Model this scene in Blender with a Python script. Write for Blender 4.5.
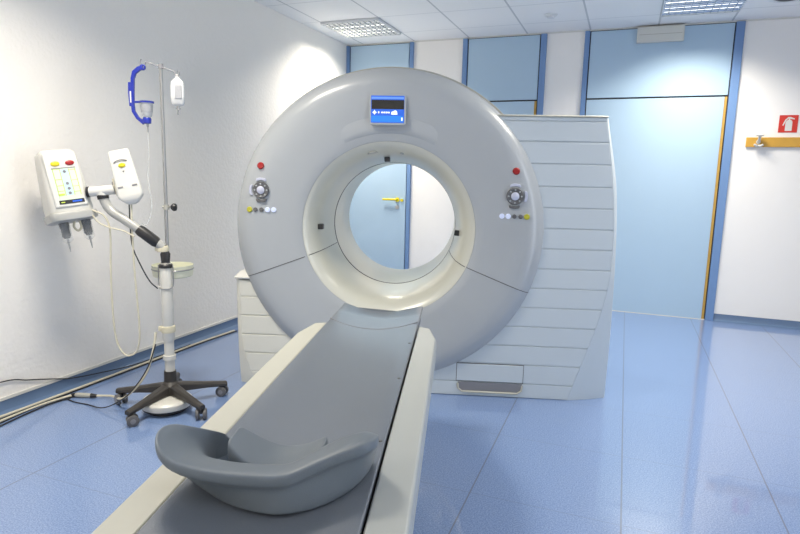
import bpy, bmesh, math, random
from mathutils import Vector, Matrix, Euler
random.seed(4)
for o in list(bpy.data.objects): bpy.data.objects.remove(o)
SC = bpy.context.scene
COL = SC.collection
PI = math.pi

# ------------------------------------------------------------------ camera
YAW, PITCH, ROLL, FPX, HC = 0.3647, 0.1582, 0.0225, 580.94, 1.3117
cy, sy, cp, sp = math.cos(YAW), math.sin(YAW), math.cos(PITCH), math.sin(PITCH)
F = Vector((-sy*cp, cy*cp, -sp)); Rv = Vector((cy, sy, 0)); U = Rv.cross(F)
R2 = Rv*math.cos(ROLL) + U*math.sin(ROLL); U2 = -Rv*math.sin(ROLL) + U*math.cos(ROLL)
cd = bpy.data.cameras.new('camera'); cam = bpy.data.objects.new('camera', cd); COL.objects.link(cam)
cam.matrix_world = Matrix(((R2.x, U2.x, -F.x, 0), (R2.y, U2.y, -F.y, 0), (R2.z, U2.z, -F.z, HC), (0, 0, 0, 1)))
cd.sensor_width = 36; cd.lens = FPX*36/800; cd.clip_start = 0.02
SC.camera = cam

# ------------------------------------------------------------------ world, light, exposure
w = bpy.data.worlds.new('world'); SC.world = w; w.use_nodes = True
w.node_tree.nodes['Background'].inputs[0].default_value = (0.75, 0.85, 1, 1)
w.node_tree.nodes['Background'].inputs[1].default_value = 0.3
SC.view_settings.view_transform = 'Standard'; SC.view_settings.look = 'None'
SC.view_settings.gamma = 1; SC.view_settings.use_curve_mapping = False
SC.view_settings.exposure = 0.3
LIGHT_W = 28.0
LIGHT_COL = (1.0, 0.93, 0.80)
LIGHT_SPREAD = math.radians(134)
FILL_W = 46.0  # power of the added fill panels
def area_light(name, loc, size, power, color, rot=(0, 0, 0), spread=PI, parent=None):
    l = bpy.data.lights.new(name, 'AREA'); l.shape = 'RECTANGLE'; l.size, l.size_y = size
    l.energy = power; l.color = color; l.spread = spread
    o = bpy.data.objects.new(name, l); COL.objects.link(o); o.location = loc; o.rotation_euler = rot
    if parent: o.parent = parent
    return o
# daylight panels added to brighten the room, unseen, right of and behind the camera
area_light('fill_light', (2.86, 1.2, 1.55), (3.0, 1.3), FILL_W, (0.84, 0.92, 1.0), (0, PI/2, 0))
area_light('fill_light', (-0.4, -1.96, 1.55), (3.6, 1.3), FILL_W*0.22, (1.0, 0.95, 0.86), (PI/2, 0, 0))

# ------------------------------------------------------------------ materials
def mat(name, col, rough=0.5, bdist=0.003, metal=0.0, spec=0.5, bump=0.0, bscale=200, coat=0.0, var=0.02, vscale=6, alpha=1, trans=0, emit=None, estr=0):
    m = bpy.data.materials.new(name); m.use_nodes = True; nt = m.node_tree; N = nt.nodes; L = nt.links
    b = N['Principled BSDF']
    b.inputs['Roughness'].default_value = rough; b.inputs['Metallic'].default_value = metal
    b.inputs['Specular IOR Level'].default_value = spec; b.inputs['Coat Weight'].default_value = coat
    b.inputs['Coat Roughness'].default_value = 0.15
    b.inputs['Transmission Weight'].default_value = trans; b.inputs['Alpha'].default_value = alpha
    tc = N.new('ShaderNodeTexCoord')
    if var > 0:
        n = N.new('ShaderNodeTexNoise'); n.inputs['Scale'].default_value = vscale; n.inputs['Detail'].default_value = 3
        L.new(tc.outputs['Object'], n.inputs['Vector'])
        r = N.new('ShaderNodeMapRange'); r.inputs['To Min'].default_value = 1-var; r.inputs['To Max'].default_value = 1+var
        L.new(n.outputs['Fac'], r.inputs['Value'])
        mx = N.new('ShaderNodeVectorMath'); mx.operation = 'SCALE'; mx.inputs[0].default_value = col
        L.new(r.outputs[0], mx.inputs['Scale']); L.new(mx.outputs[0], b.inputs['Base Color'])
    else: b.inputs['Base Color'].default_value = (*col, 1)
    if bump > 0:
        n = N.new('ShaderNodeTexNoise'); n.inputs['Scale'].default_value = bscale; n.inputs['Detail'].default_value = 2
        L.new(tc.outputs['Object'], n.inputs['Vector'])
        bp = N.new('ShaderNodeBump'); bp.inputs['Strength'].default_value = bump; bp.inputs['Distance'].default_value = bdist
        L.new(n.outputs['Fac'], bp.inputs['Height']); L.new(bp.outputs[0], b.inputs['Normal'])
    if emit: b.inputs['Emission Color'].default_value = (*emit, 1); b.inputs['Emission Strength'].default_value = estr
    return m
M = {}
M['wall'] = mat('wall_paint', (0.92, 0.885, 0.835), 0.6, bump=0.55, bscale=42, bdist=0.006, var=0.01, spec=0.3)
M['wall_back'] = mat('back_wall_paint', (0.89, 0.87, 0.85), 0.6, bump=0.1, bscale=60, var=0.01, spec=0.3)
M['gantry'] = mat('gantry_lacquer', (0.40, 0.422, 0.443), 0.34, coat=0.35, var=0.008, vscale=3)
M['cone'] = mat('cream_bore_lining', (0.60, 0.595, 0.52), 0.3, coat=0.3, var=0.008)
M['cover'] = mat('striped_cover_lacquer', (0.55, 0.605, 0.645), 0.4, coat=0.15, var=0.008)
M['cream'] = mat('cream_lacquer', (0.50, 0.49, 0.42), 0.38, coat=0.2, var=0.01)
M['column'] = mat('ivory_enamel', (0.62, 0.61, 0.565), 0.35, coat=0.2)
M['palegrey'] = mat('pale_grey_plastic', (0.40, 0.40, 0.385), 0.35, coat=0.2)
M['tower'] = mat('warm_white_lacquer', (0.68, 0.67, 0.60), 0.38, coat=0.2)
M['trim'] = mat('taupe_trim', (0.42, 0.41, 0.36), 0.4)
M['seam'] = mat('dark_seam', (0.10, 0.10, 0.10), 0.6)
M['groove'] = mat('grey_groove', (0.40, 0.42, 0.43), 0.6)
M['black'] = mat('black_plastic', (0.018, 0.018, 0.02), 0.42, bump=0.05)
M['brownblack'] = mat('charcoal_plastic', (0.035, 0.031, 0.028), 0.45, bump=0.08)
M['darkgrey'] = mat('dark_grey_plastic', (0.12, 0.12, 0.125), 0.5)
M['midgrey'] = mat('grey_rubber', (0.22, 0.22, 0.24), 0.5)
M['vinyl'] = mat('grey_vinyl', (0.148, 0.166, 0.196), 0.30, bump=0.12, bscale=260, var=0.05, vscale=3, coat=0.3)
M['foam'] = mat('slate_foam', (0.155, 0.180, 0.206), 0.45, bump=0.1, bscale=300, var=0.03, spec=0.4)
M['white'] = mat('white_plastic', (0.70, 0.69, 0.65), 0.35, coat=0.2)
M['offwhite'] = mat('off_white_enamel', (0.42, 0.435, 0.415), 0.35, coat=0.2)
M['beige'] = mat('beige_plastic', (0.66, 0.61, 0.46), 0.5)
M['basin'] = mat('pale_green_beige_plastic', (0.70, 0.70, 0.55), 0.45)
M['chrome'] = mat('brushed_steel', (0.55, 0.55, 0.55), 0.28, metal=1)
M['steel'] = mat('grey_steel', (0.36, 0.36, 0.36), 0.35, metal=0.7)
M['red'] = mat('red_plastic', (0.36, 0.012, 0.012), 0.35)
M['signred'] = mat('sign_red', (0.62, 0.035, 0.02), 0.45)
M['yellow'] = mat('yellow_plastic', (0.75, 0.62, 0.02), 0.35)
M['olive'] = mat('olive_yellow_plastic', (0.48, 0.45, 0.03), 0.35)
M['blue'] = mat('royal_blue_plastic', (0.006, 0.02, 0.30), 0.35, coat=0.2)
M['clear'] = mat('clear_plastic', (0.86, 0.90, 0.93), 0.15, alpha=0.10, var=0)
M['bag'] = mat('milky_bag_plastic', (0.72, 0.73, 0.74), 0.25, alpha=0.8, var=0.03)
M['label'] = mat('grey_printed_label', (0.36, 0.37, 0.40), 0.6, var=0.25, vscale=220)
M['line'] = mat('clear_tubing', (0.75, 0.76, 0.76), 0.3, alpha=0.35, var=0)
M['door'] = mat('light_blue_laminate', (0.41, 0.56, 0.71), 0.32, var=0.01, coat=0.25)
M['frame'] = mat('blue_door_frame', (0.155, 0.27, 0.50), 0.4)
M['wood'] = mat('wooden_door_edge', (0.50, 0.30, 0.06), 0.5, var=0.15, vscale=25)
M['pine'] = mat('varnished_wood', (0.60, 0.33, 0.045), 0.4, var=0.12, vscale=18)
M['skirt'] = mat('blue_coved_skirting', (0.11, 0.175, 0.30), 0.4, var=0.05, vscale=90)
M['led'] = mat('lit_white_button', (0.5, 0.55, 0.72), 0.4, emit=(0.75, 0.82, 1), estr=0.25)
M['dialwhite'] = mat('pale_dial_centre', (0.52, 0.54, 0.66), 0.4)
M['scr_blue'] = mat('screen_blue', (0.01, 0.05, 0.3), 0.3, emit=(0.03, 0.17, 0.85), estr=0.55, var=0)
M['scr_cyan'] = mat('screen_bright_blue', (0.01, 0.1, 0.4), 0.3, emit=(0.02, 0.24, 0.9), estr=0.65, var=0)
M['scr_lblue'] = mat('screen_light_blue', (0.1, 0.2, 0.5), 0.3, emit=(0.13, 0.30, 0.85), estr=0.6, var=0)
M['scr_white'] = mat('screen_white', (0.5, 0.5, 0.6), 0.3, emit=(0.75, 0.82, 1), estr=0.9, var=0)
M['scr_dark'] = mat('screen_dark', (0.02, 0.018, 0.014), 0.25, var=0.3, vscale=30)
M['pale_green'] = mat('pale_green_keypad', (0.68, 0.80, 0.62), 0.4)
M['pale_cyan'] = mat('pale_cyan_keypad', (0.55, 0.78, 0.85), 0.4)
M['limegreen'] = mat('lime_print', (0.55, 0.70, 0.08), 0.4)
M['cable_beige'] = mat('beige_cable', (0.60, 0.56, 0.44), 0.5)
M['louver'] = mat('mirror_louver', (0.62, 0.65, 0.66), 0.12, metal=1, bump=1.0, bscale=60, var=0.6, vscale=45)  # strong tone noise paints the mottled reflections of the blades
M['fixture'] = mat('fixture_enamel', (0.72, 0.74, 0.76), 0.4)
M['tube'] = mat('fluorescent_tube', (0.9, 0.9, 0.9), 0.4, emit=(1, 0.98, 0.94), estr=2.0, var=0)
M['ivory'] = mat('ivory_diffuser', (0.66, 0.66, 0.62), 0.4)

def grid_material(name, base, line, sx, ox, sy_, oy, hw, hw2, rough, speck=None, bump=0.15, coat=0.0, fac1=1.0, fac2=1.0):
    """surface with a square joint pattern in world x / y"""
    m = bpy.data.materials.new(name); m.use_nodes = True; nt = m.node_tree; N = nt.nodes; L = nt.links
    b = N['Principled BSDF']; b.inputs['Roughness'].default_value = rough; b.inputs['Coat Weight'].default_value = coat
    g = N.new('ShaderNodeNewGeometry'); s = N.new('ShaderNodeSeparateXYZ'); L.new(g.outputs['Position'], s.inputs[0])
    def mth(op, a, v=None, c=None):
        n = N.new('ShaderNodeMath'); n.operation = op
        for i, q in enumerate((a, v, c)):
            if q is None: continue
            if isinstance(q, (int, float)): n.inputs[i].default_value = q
            else: L.new(q, n.inputs[i])
        return n.outputs[0]
    def ln(out, off, pitch, half):
        d = mth('PINGPONG', mth('SUBTRACT', out, off), pitch/2)       # 0 on the joint
        return mth('LESS_THAN', d, half)
    lx = mth('MULTIPLY', ln(s.outputs[0], ox, sx, hw), fac1); ly = mth('MULTIPLY', ln(s.outputs[1], oy, sy_, hw2), fac2)
    lm = mth('MAXIMUM', lx, ly)
    mix = N.new('ShaderNodeMix'); mix.data_type = 'RGBA'
    if speck:
        v = N.new('ShaderNodeTexNoise'); v.inputs['Scale'].default_value = 170; v.inputs['Detail'].default_value = 3; v.inputs['Roughness'].default_value = 0.7
        L.new(g.outputs['Position'], v.inputs['Vector'])
        cr = N.new('ShaderNodeValToRGB'); L.new(v.outputs['Fac'], cr.inputs[0])
        e = cr.color_ramp.elements; e[0].position = 0.36; e[0].color = (*speck[0], 1); e[1].position = 0.64; e[1].color = (*speck[1], 1)
        k = e.new(0.5); k.color = (*base, 1)
        L.new(cr.outputs[0], mix.inputs['A'])
    else:
        mix.inputs['A'].default_value = (*base, 1)
    mix.inputs['B'].default_value = (*line, 1)
    L.new(lm, mix.inputs['Factor']); L.new(mix.outputs['Result'], b.inputs['Base Color'])
    nz = N.new('ShaderNodeTexNoise'); nz.inputs['Scale'].default_value = 120; L.new(g.outputs['Position'], nz.inputs['Vector'])
    bp = N.new('ShaderNodeBump'); bp.inputs['Strength'].default_value = bump; bp.inputs['Distance'].default_value = 0.002
    L.new(nz.outputs['Fac'], bp.inputs['Height']); L.new(bp.outputs[0], b.inputs['Normal'])
    return m
M['floor'] = grid_material('speckled_blue_vinyl', (0.165, 0.257, 0.475), (0.12, 0.15, 0.23), 0.5945, -0.5125, 0.600, 2.224, 0.0032, 0.0018, 0.30,
                           speck=((0.09, 0.155, 0.34), (0.27, 0.355, 0.55)), bump=0.06, coat=0.9, fac1=0.95, fac2=0.5)
M['ceiling'] = grid_material('ceiling_tiles', (0.86, 0.86, 0.865), (0.42, 0.44, 0.47), 0.6, -1.6335, 0.6, 5.741, 0.008, 0.006, 0.8, bump=0.3, fac1=0.7, fac2=0.45)

# ------------------------------------------------------------------ helpers
def obj(name, bm, m, parent=None, smooth=35, loc=None, rot=None, bevel=0, sub=0, kind=None, label=None):
    bmesh.ops.remove_doubles(bm, verts=bm.verts, dist=1e-6)
    bmesh.ops.recalc_face_normals(bm, faces=bm.faces)
    me = bpy.data.meshes.new(name); bm.to_mesh(me); bm.free()
    ms = m if isinstance(m, (list, tuple)) else [m]
    for q in ms: me.materials.append(M[q] if isinstance(q, str) else q)
    for p in me.polygons: p.use_smooth = smooth > 0
    if smooth > 0 and smooth < 180: me.set_sharp_from_angle(angle=math.radians(smooth))
    o = bpy.data.objects.new(name, me); COL.objects.link(o)
    if parent: o.parent = parent
    if loc is not None: o.location = loc
    if rot is not None: o.rotation_euler = rot
    if bevel:
        md = o.modifiers.new('bevel', 'BEVEL'); md.width = bevel; md.segments = 3; md.limit_method = 'ANGLE'; md.angle_limit = math.radians(40)
    if sub:
        md = o.modifiers.new('sub', 'SUBSURF'); md.levels = sub; md.render_levels = sub
    if kind: o['kind'] = kind
    if label: o['label'] = label
    return o
def thing(name, label, cat, loc=(0, 0, 0), rz=0, group=None):
    o = bpy.data.objects.new(name, None); COL.objects.link(o); o.location = loc; o.rotation_euler = (0, 0, rz)
    return tag(o, label, cat, group)
def tag(o, label, cat, group=None):
    o['label'] = label; o['category'] = cat
    if group: o['group'] = group
    return o
def B(): return bmesh.new()
def box(bm, x0, x1, y0, y1, z0, z1, mi=0):
    vs = [bm.verts.new((x, y, z)) for x in (x0, x1) for y in (y0, y1) for z in (z0, z1)]
    for f in ((0, 1, 3, 2), (4, 6, 7, 5), (0, 4, 5, 1), (2, 3, 7, 6), (0, 2, 6, 4), (1, 5, 7, 3)):
        bm.faces.new([vs[i] for i in f]).material_index = mi
    return bm
def loft(bm, rings, cap=True, close=False, mi=0):
    R = [[bm.verts.new(p) for p in r] for r in rings]; n = len(R[0])
    pairs = list(zip(R[:-1], R[1:])) + ([(R[-1], R[0])] if close else [])
    for a, b in pairs:
        for i in range(n):
            j = (i+1) % n
            bm.faces.new((a[i], a[j], b[j], b[i])).material_index = mi
    if cap and not close:
        bm.faces.new(R[0]).material_index = mi; bm.faces.new(R[-1]).material_index = mi
    return bm
def spline(pts, n=8):
    P = [Vector(p) for p in pts]; P = [P[0]*2-P[1]] + P + [P[-1]*2-P[-2]]; out = []
    for i in range(1, len(P)-2):
        for k in range(n):
            t = k/n; a, b, c, d = P[i-1:i+3]
            out.append(0.5*((2*b)+(c-a)*t+(2*a-5*b+4*c-d)*t*t+(3*b-a-3*c+d)*t**3))
    out.append(P[-2]); return out
def tube(bm, pts, r, seg=10, mi=0):
    P = [Vector(p) for p in pts]; rs = r if isinstance(r, (list, tuple)) else [r]*len(P)
    rings = []; t0 = (P[1]-P[0]).normalized(); up = Vector((0, 0, 1)) if abs(t0.z) < 0.9 else Vector((1, 0, 0))
    n = (up - t0*up.dot(t0)).normalized()
    for i, p in enumerate(P):
        t = (P[min(i+1, len(P)-1)]-P[max(i-1, 0)]).normalized()
        n = (n - t*n.dot(t)).normalized(); b = t.cross(n)
        rings.append([p+(n*math.cos(2*PI*k/seg)+b*math.sin(2*PI*k/seg))*rs[i] for k in range(seg)])
    return loft(bm, rings, mi=mi)
def cyl(bm, p, q, r0, r1=None, seg=24, mi=0):
    return tube(bm, [p, q], [r0, r1 if r1 is not None else r0], seg, mi)
def lathe(bm, prof, center=(0, 0, 0), axis='z', seg=48, close=False, mi=0):
    """prof: (radius, height) pairs along the axis"""
    rings = []; c = Vector(center)
    for r, h in prof:
        r = max(r, 1e-5)
        rings.append([c + (Vector((r*math.cos(a), r*math.sin(a), h)) if axis == 'z' else
                           Vector((r*math.cos(a), h, r*math.sin(a))) if axis == 'y' else
                           Vector((h, r*math.cos(a), r*math.sin(a)))) for a in [2*PI*k/seg for k in range(seg)]])
    return loft(bm, rings, cap=not close, close=close, mi=mi)
def prism(bm, poly, d0, d1, axis='y', mi=0):
    """poly in (x, z) extruded over y for axis 'y', in (x, y) extruded over z for axis 'z'"""
    f = (lambda p, d: Vector((p[0], d, p[1]))) if axis == 'y' else (lambda p, d: Vector((p[0], p[1], d)))
    return loft(bm, [[f(p, d0) for p in poly], [f(p, d1) for p in poly]], mi=mi)
def interp(x, tab):
    if x <= tab[0][0]: return tab[0][1]
    for (a, u), (b, v) in zip(tab[:-1], tab[1:]):
        if x <= b: return u+(v-u)*(x-a)/(b-a)
    return tab[-1][1]
def smooth_interp(x, tab):
    # Catmull-Rom on a table
    n = len(tab)
    if x <= tab[0][0]: return tab[0][1]
    if x >= tab[-1][0]: return tab[-1][1]
    for i in range(n-1):
        if x <= tab[i+1][0]:
            x0, y0 = tab[i]; x1, y1 = tab[i+1]
            m0 = (y1-tab[i-1][1])/(x1-tab[i-1][0]) if i > 0 else (y1-y0)/(x1-x0)
            m1 = (tab[i+2][1]-y0)/(tab[i+2][0]-x0) if i < n-2 else (y1-y0)/(x1-x0)
            h = x1-x0; t = (x-x0)/h
            return (2*t**3-3*t*t+1)*y0+(t**3-2*t*t+t)*h*m0+(-2*t**3+3*t*t)*y1+(t**3-t*t)*h*m1
def rbox(w_, d_, n=5, r=0.2):
    """rounded rectangle outline"""
    r = r*min(w_, d_); out = []
    for cx, cy_, a0 in ((w_/2-r, d_/2-r, 0), (-w_/2+r, d_/2-r, PI/2), (-w_/2+r, -d_/2+r, PI), (w_/2-r, -d_/2+r, 1.5*PI)):
        for k in range(n+1):
            a = a0+k*PI/2/n; out.append((cx+r*math.cos(a), cy_+r*math.sin(a)))
    return out

# ------------------------------------------------------------------ room shell
XL, XR, YB, YF, ZC = -3.032, 2.9, 6.138, -2.0, 2.724
def struct(name, bm, m, **k): return obj(name, bm, m, kind='structure', **k)
struct('floor', box(B(), XL-0.1, XR+0.1, YF-0.1, YB+0.1, -0.1, 0), 'floor', smooth=0)
struct('ceiling', box(B(), XL-0.1, XR+0.1, YF-0.1, YB+0.1, ZC, ZC+0.1), 'ceiling', smooth=0)
struct('wall_left', box(B(), XL-0.1, XL, YF-0.1, YB+0.1, 0, ZC), 'wall', smooth=0)
struct('wall_right', box(B(), XR, XR+0.1, YF-0.1, YB+0.1, 0, ZC), 'wall', smooth=0)
struct('wall_front', box(B(), XL, XR, YF-0.1, YF, 0, ZC), 'wall', smooth=0)
struct('wall_back', box(B(), XL, XR, YB, YB+0.1, 0, ZC), 'wall_back', smooth=0)
# coved skirting: curved sweep up the wall with a pale cap strip
def cove(x, y0, y1, axis):
    prof = [(0, 0.066), (0.003, 0.066), (0.004, 0.03), (0.012, 0.012), (0.03, 0.003), (0.055, 0.0015), (0, 0.0015)]
    bm = B()
    if axis == 'y': loft(bm, [[Vector((x+p, y, z)) for p, z in prof] for y in (y0, y1)])
    else: loft(bm, [[Vector((q, x-p, z)) for p, z in prof] for q in (y0, y1)])
    return bm
struct('baseboard_left', cove(XL, YF, YB, 'y'), 'skirt')
struct('trim_1', box(B(), XL, XL+0.006, YF, YB, 0.066, 0.082), 'white', smooth=0)
struct('baseboard_back', cove(YB, 0.872, XR, 'x'), 'skirt')
struct('baseboard_back', cove(YB, -2.235, -1.69, 'x'), 'skirt')
struct('baseboard_back', cove(YB, -0.838, -0.48, 'x'), 'skirt')
struct('baseboard_right', box(B(), XR-0.006, XR, YF, YB, 0, 0.066), 'skirt', smooth=0)
struct('trim_2', box(B(), XL, XR, YB-0.012, YB, ZC-0.012, ZC), 'white', smooth=0)

# unseen frames added behind and to the right of the camera (daylight panels sit there)
def window(name, center, w_, h_, axis):  # bars of an added frame around a fill panel, no opening
    cx, cyy, cz = center; bm = B(); t = 0.05
    def bar(u0, u1, z0, z1, m_=0):
        if axis == 'x': box(bm, cx-0.02, cx+0.02, cyy+u0, cyy+u1, cz+z0, cz+z1)
        else: box(bm, cx+u0, cx+u1, cyy-0.02, cyy+0.02, cz+z0, cz+z1)
    bar(-w_/2-t, w_/2+t, h_/2, h_/2+t); bar(-w_/2-t, w_/2+t, -h_/2-t, -h_/2)
    for u in (-w_/2-t/2, w_/2+t/2): bar(u-t/2, u+t/2, -h_/2, h_/2)
    return struct(name, bm, 'white', smooth=0)
window('fill_frame_1', (XR-0.02, 1.2, 1.55), 3.05, 1.35, 'x')
window('fill_frame_2', (-0.4, YF+0.02, 1.55), 3.65, 1.35, 'y')

# doors and full height blue frames in the back wall
def door(name, x0, x1, fl, fr, wood, handle):
    """x0..x1 outer edges of the frame; fl / fr frame widths"""
    e = bpy.data.objects.new(name, None); COL.objects.link(e); e.location = ((x0+x1)/2, YB, 0); e['kind'] = 'structure'
    c = (x0+x1)/2; a, b = x0-c, x1-c
    bm = B(); box(bm, a, a+fl, -0.030, 0.0, 0, ZC-0.012); box(bm, b-fr, b, -0.030, 0.0, 0, ZC-0.012)
    obj('frame', bm, 'frame', e, bevel=0.003)
    bm = B(); box(bm, a+fl, b-fr, -0.006, 0, 0, ZC-0.004); obj('rebate', bm, 'black', e, smooth=0)
    g = 0.010
    bm = B(); box(bm, a+fl+g, b-fr-g, -0.020, -0.006, 2.085, ZC-0.02); obj('transom_panel', bm, 'door', e, bevel=0.002)
    wr = 0.022 if wood else 0
    bm = B(); box(bm, a+fl+g, b-fr-g-wr, -0.020, -0.006, 0.006, 2.070); leaf = obj('door_leaf', bm, 'door', e, bevel=0.002)
    if wood:
        bm = B(); box(bm, b-fr-g-wr, b-fr-g, -0.016, -0.006, 0.006, 2.070); obj('leaf_edge', bm, 'wood', e, smooth=0, label='bare wooden edge of the door leaf')
    bm = B(); box(bm, a+fl, b-fr-0.004, -0.024, -0.0, 0.0, 0.006); obj('threshold', bm, 'white', e, smooth=0)
    if handle is not None:
        h = handle-c; bm = B()
        cyl(bm, (h, -0.02, 1.03), (h, -0.028, 1.03), 0.026); cyl(bm, (h, -0.028, 1.03), (h, -0.065, 1.03), 0.010)
        tube(bm, spline([(h+0.008, -0.064, 1.03), (h-0.05, -0.066, 1.032), (h-0.165, -0.060, 1.030)], 6), [0.013]+[0.011]*11+[0.009], 12)
        cyl(bm, (h+0.055, -0.02, 1.025), (h+0.055, -0.034, 1.025), 0.016)
        obj('handle', bm, 'yellow', leaf, label='bright yellow lever handle')
        bm = B(); cyl(bm, (h, -0.02, 0.945), (h, -0.026, 0.945), 0.024); cyl(bm, (h, -0.026, 0.945), (h, -0.03, 0.945), 0.010)
        obj('keyhole', bm, 'chrome', leaf)
    return e
door('door_1', XL, -2.235, 0.040, 0.042, False, -2.385)
door('door_2', -1.690, -0.838, 0.050, 0.058, True, None)
door('door_3', -0.480, 0.872, 0.046, 0.070, True, None)

# ------------------------------------------------------------------ ceiling fittings
def ceiling_light(x, y, label, group):
    t = thing('ceiling_light', label, 'ceiling light', (x, y, ZC), 0, group)
    h = 0.298; z0 = -0.024
    bm = B(); box(bm, -h, h, -h, h, -0.006, -0.001); obj('back_plate', bm, 'fixture', t, smooth=0)
    bm = B()
    for s in (-1, 1):
        box(bm, s*h-0.006*(s > 0), s*h+0.006*(s < 0), -h, h, z0, -0.006); box(bm, -h+.006, h-.006, s*h-0.006*(s > 0), s*h+0.006*(s < 0), z0, -0.006)
    obj('frame', bm, 'fixture', t, smooth=0)
    for k in range(4):
        bm = B(); yy = -0.21+0.14*k; cyl(bm, (-0.28, yy, -0.010), (0.28, yy, -0.010), 0.004, seg=10); obj('tube', bm, 'tube', t)
    bm = B(); n = 11
    for k in range(1, n):
        u = -h+2*h*k/n
        loft(bm, [[(-h+.006, u-0.0012, z0+0.002), (-h+.006, u+0.0012, z0+0.002), (-h+.006, u+0.006, -0.014), (-h+.006, u-0.006, -0.014)],
                  [(h-.006, u-0.0012, z0+0.002), (h-.006, u+0.0012, z0+0.002), (h-.006, u+0.006, -0.014), (h-.006, u-0.006, -0.014)]])
        loft(bm, [[(u-0.0012, -h+.006, z0+0.002), (u+0.0012, -h+.006, z0+0.002), (u+0.004, -h+.006, -0.014), (u-0.004, -h+.006, -0.014)],
                  [(u-0.0012, h-.006, z0+0.002), (u+0.0012, h-.006, z0+0.002), (u+0.004, h-.006, -0.014), (u-0.004, h-.006, -0.014)]])
    obj('louver', bm, 'louver', t, smooth=20)
    area_light('lamp', (0, 0, -0.0245), (0.52, 0.52), LIGHT_W, LIGHT_COL, spread=LIGHT_SPREAD, parent=t)
    return t
ceiling_light(-2.5335, 5.441, 'square louvred ceiling light near the left back corner above the blue door panel', 'recessed louvred ceiling lights')
ceiling_light(0.4665, 5.441, 'square louvred ceiling light above the large light blue door on the right', 'recessed louvred ceiling lights')
for x, y, lb in ((-1.9335, 1.841, 'square louvred ceiling light above the injector stand'), (0.4665, 3.641, 'square louvred ceiling light above the right side of the scanner cabinet'),
                 (-2.5335, -1.159, 'square louvred ceiling light over the near left corner')):
    ceiling_light(x, y, lb, 'recessed louvred ceiling lights')
bm = B(); lathe(bm, [(0.0, -0.030), (0.030, -0.030), (0.036, -0.024), (0.038, -0.012), (0.055, -0.010), (0.057, 0.0)], seg=32)
tag(obj('smoke_detector', bm, 'fixture', loc=(-0.73, 5.485, ZC)), 'small white round detector on a ceiling tile above the scanner cabinet', 'smoke detector')
t = thing('ceiling_vent', 'round grey ceiling vent at the top right corner of the photo', 'vent', (1.055, 5.47, ZC))
bm = B(); lathe(bm, [(0.105, -0.010), (0.125, -0.014), (0.145, -0.006), (0.147, 0.0), (0.105, 0.0)], seg=48, close=True); obj('rim', bm, 'fixture', t)
bm = B(); lathe(bm, [(0.09, -0.002), (0.09, -0.012), (0.072, -0.016), (0.066, -0.002)], seg=40, close=True); lathe(bm, [(0.05, -0.002), (0.05, -0.014), (0.0, -0.018), (0, -0.002)], seg=40)
obj('vane', bm, 'darkgrey', t)
# emergency light box on the transom
t = thing('emergency_light', 'flat cream rectangular emergency light box high on the blue panel', 'emergency light', (0.187, YB-0.022, 2.568))
bm = B(); box(bm, -0.200, 0.200, -0.045, 0.0, 0.0, 0.140); obj('housing', bm, 'ivory', t, bevel=0.006)
bm = B(); box(bm, -0.185, 0.185, -0.050, -0.045, 0.012, 0.128); obj('diffuser', bm, 'ivory', t, bevel=0.004)
bm = B(); box(bm, -0.18, 0.18, -0.0515, -0.050, 0.066, 0.070); obj('rib', bm, 'trim', t, smooth=0)

# sign and coat rail on the white wall
t = thing('fire_sign', 'small red square sign with white extinguisher symbol on the white wall', 'sign', (1.292, YB, 1.752))
bm = B(); box(bm, -0.072, 0.072, -0.004, 0, 0, 0.150); obj('sign_plate', bm, 'signred', t, bevel=0.001)
bm = B()
prism(bm, [(-0.022, 0.014), (0.030, 0.014), (0.030, 0.085), (0.026, 0.100), (0.014, 0.110), (-0.004, 0.110), (-0.016, 0.100), (-0.022, 0.085)], -0.0055, -0.004)
prism(bm, [(0.000, 0.110), (0.010, 0.110), (0.010, 0.124), (0.000, 0.124)], -0.0055, -0.004)
prism(bm, [(-0.012, 0.121), (0.044, 0.112), (0.045, 0.120), (0.014, 0.134), (-0.008, 0.134)], -0.0055, -0.004)
prism(bm, [(-0.012, 0.126), (-0.026, 0.112), (-0.045, 0.062), (-0.036, 0.060), (-0.018, 0.104), (-0.006, 0.117)], -0.0055, -0.004)
obj('symbol', bm, 'white', t, smooth=0, label='white extinguisher symbol')
t = thing('coat_rail', 'varnished wooden coat rail with a white hook on the wall', 'coat rail', (1.28, YB, 1.625))
bm = B(); box(bm, -0.300, 0.62, -0.020, 0, 0.0, 0.085); obj('rail', bm, 'pine', t, bevel=0.003)
for hx in (-0.205, 0.15, 0.48):
    bm = B()
    cyl(bm, (hx, -0.020, 0.045), (hx, -0.026, 0.045), 0.018)
    tube(bm, spline([(hx, -0.024, 0.050), (hx, -0.045, 0.060), (hx, -0.070, 0.085), (hx, -0.078, 0.096)], 5), 0.012, 10)
    lathe(bm, [(0.0, -0.010), (0.028, -0.009), (0.036, 0.0), (0.028, 0.009), (0, 0.012)], (hx, -0.079, 0.100), seg=20)
    tube(bm, spline([(hx-0.035, -0.055, 0.022), (hx-0.02, -0.050, 0.010), (hx, -0.030, 0.010), (hx+0.02, -0.050, 0.010), (hx+0.035, -0.055, 0.022)], 5), 0.010, 10)
    obj('hook', bm, 'white', t, label='white plastic double hook')

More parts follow.
